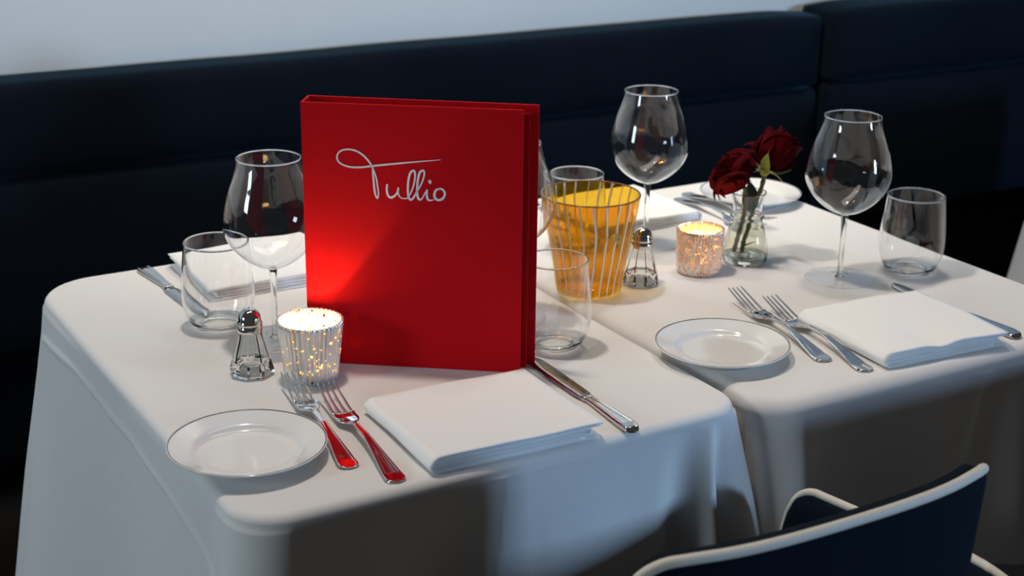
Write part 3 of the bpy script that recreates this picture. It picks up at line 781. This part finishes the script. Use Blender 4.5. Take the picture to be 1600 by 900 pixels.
# ------------------------------------------------------------------ vase and roses
VX, VY = 1.418, 1.709
vs = thing('bud_vase', 'small clear glass carafe vase holding two red roses', 'vase', (VX, VY, Z0))
vp = smoothpath([(.0305, .0005), (.0328, .004), (.0338, .012), (.0335, .022), (.0310, .036), (.0270, .050), (.0235, .061), (.0220, .066)], 5)
vp += [(.0240, .0675), (.0252, .0700), (.0240, .0725)]+smoothpath([(.0215, .0745), (.0212, .080), (.0222, .090), (.0245, .100), (.0262, .1065)], 4)
vin = smoothpath([(.0250, .1065), (.0232, .100), (.0209, .090), (.0199, .080), (.0200, .070), (.0218, .060), (.0255, .050), (.0296, .036), (.0321, .022), (.0322, .013), (.029, .0105), (0.0, .0100)], 4)
obj('glass_wall', lathe([(.0255, .0008)]+vp+[(.0262, .1074), (.0256, .1076)]+vin[:-1]+[(.0255, .0103)], 96, close=True), M['base'], vs)
obj('bottom_disc', lathe([(0, .0008), (.0253, .0008), (.0253, .0103), (0, .0100)], 64), M['disc'], vs)
wl = [(r-.0002, z) for r, z in reversed(vin) if z <= .0615]
obj('water', lathe(wl+[(.0214, .0615), (0, .0613)], 64), thin_glass('vase_water_thin', (.93, .93, .84), boost=.6), vs)
RT = Vector((cos(.5357), -sin(.5357), 0)); AW = Vector((sin(.5357), cos(.5357), 0)); UP = Vector((0, 0, 1))
def rose(base, axis, spin, label, stem_pts, Hh, R, openness, sepals=True, droop=None):
    ax = axis.normalized(); q = ax.to_track_quat('Z', 'Y').to_matrix()
    t = thing('rose', label, 'rose', base, 0, 'red roses in the vase')
    def petal(a0, wd, r0, h, curl, point, seed, flare=0):
        def fn(u, v):
            uu = u*2-1
            ang = a0+uu*wd*(.45+.55*sin(min(1, v*1.15)*pi/2))
            rr = r0*(sin(min(1, v*1.55)*pi/2)**.75)*(1-.16*max(0, v-.5)) + curl*max(0, v-.62)**1.5 + flare*v*v
            rr += .12*r0*uu*uu*v*(1 if curl > 0 else .3)
            edge = 1-.10*uu**2-.30*abs(uu)**4
            hh = h*v*edge + .5*point*h*max(0, v-.7)*exp(-(uu/.30)**2)
            hh += .03*h*noise.noise(Vector((uu*2+seed, v*2, seed)))*v
            hh -= curl*.8*max(0, v-.82)*3
            p = Vector((rr*cos(ang), rr*sin(ang), hh))
            p += Vector((cos(ang), sin(ang), 0))*.06*r0*noise.noise(Vector((uu*3, v*3, seed+9)))*v
            return q@p, (q@Vector((cos(ang), sin(ang), .2))).normalized()
        o = obj('petal', sheet(fn, 18, 16, .0008), M['petal'], t); return o
    k = 0
    for ring, (cnt, r, h, cu, w_) in enumerate([(3, R*.30, Hh*.97, 0, 1.5), (4, R*.52, Hh*1.0, .01*openness, 1.1), (4, R*.76, Hh*.98, .03*openness, 1.05), (5, R*1.0, Hh*.92, .06*openness, .95)]):
        for i in range(cnt):
            k += 1; petal(spin+ring*.7+2*pi*i/cnt, w_, r, h*(1+.06*sin(k*2.1)), cu, .35 if ring > 1 else .15, k*3.1+spin)
    for (a, w_, r, h, cu, fl) in (droop or []): 
        k += 1; petal(a, w_, r, h, cu, .4, k*1.7, fl)
    if sepals:
        b = bmesh.new(); bmesh.ops.create_uvsphere(b, u_segments=16, v_segments=10, radius=.0075)
        for v in b.verts: v.co = q@Vector((v.co.x, v.co.y, v.co.z*1.1-.002))
        obj('calyx', b, M['sepal'], t)
        for i in range(5):
            a = spin+.5+2*pi*i/5; pts = []
            def sf(u, v, a=a, i=i):
                uu = u*2-1; wv = .0090*(sin(min(1, v*1.1+.12)*pi)**.6)*(1-v)**.35
                rr = .004+.038*v*(1 if i % 2 else .85); zz = -.001+.004*v+(.020*v*v if i % 2 else -.010*v*v)
                p = Vector((rr*cos(a)-uu*wv*sin(a), rr*sin(a)+uu*wv*cos(a), zz+.0012*uu*uu)); return q@p, q@Vector((0, 0, 1))
            obj('sepal', sheet(sf, 6, 14, .0007), M['sepal'], t)
    loc = [Vector(p)-Vector(base) for p in stem_pts]
    P = smoothpath([tuple(p) for p in loc], 8); obj('stem', tube_bm(P, [.0030+.0012*sin(i*.9)**8 for i in range(len(P))], 12), M['stem'], t)
    return t
V = Vector((VX, VY, Z0))
B2 = V+RT*.0225+UP*.1405
r2 = rose(B2, RT*.50+UP*.80+AW*.30, .4, 'upright dark red rose with green sepals, leaning right out of the vase',
     [B2-UP*.002, B2-RT*.005-UP*.03, V+RT*.010+UP*.085+AW*.004, V+RT*.006+UP*.060+AW*.004, V-RT*.002+UP*.030+AW*.004, V-RT*.004+UP*.0115+AW*.004],
     .064, .0270, .35, True, [(-.45, .8, .030, .050, .03, .016)])
B1 = V-RT*.008-AW*.008+UP*.116
r1 = rose(B1, -RT*.74+UP*.78+AW*.06, 1.2, 'drooping dark red rose on the left of the vase, petals hanging over its rim',
     [B1, B1+RT*.003-UP*.012+AW*.002, V-RT*.004+UP*.088-AW*.004, V-RT*.006+UP*.070-AW*.004, V-RT*.013+UP*.038-AW*.006, V-RT*.017+UP*.016-AW*.004],
     .056, .027, .8, False, [(-.3, .8, .030, .050, .03, .010), (2.9, .75, .032, .056, .05, .012)])
# leaves on the stems
def leaf(parent, p0, d, side, L, Wd):
    d = d.normalized(); s = d.cross(side).normalized(); n = s.cross(d)
    def fn(u, v):
        uu = u*2-1; wv = Wd*(sin(pi*min(1, v*.95+.03))**.8)*(1-.25*v)
        return p0+d*L*v+s*uu*wv+n*(.15*Wd*uu*uu-.25*L*v*v), n
    obj('leaf', sheet(fn, 8, 14, .0006), M['leaf'], parent)
leaf(r2, V+RT*.009+UP*.080-Vector(r2.location), -RT*.15+UP*1.0, AW*-1+RT*.3, .042, .011)
leaf(r2, V+RT*.006+UP*.076-Vector(r2.location), -RT*.35+UP*.9, -AW, .034, .010)
# small side shoot low on the stem
obj('shoot', tube_bm([V-RT*.003+UP*.022+AW*.004-Vector(r2.location), V+RT*.006+UP*.026+AW*.002-Vector(r2.location), V+RT*.014+UP*.030-Vector(r2.location)], [.0016, .0011, .0006], 8), M['stem'], r2)
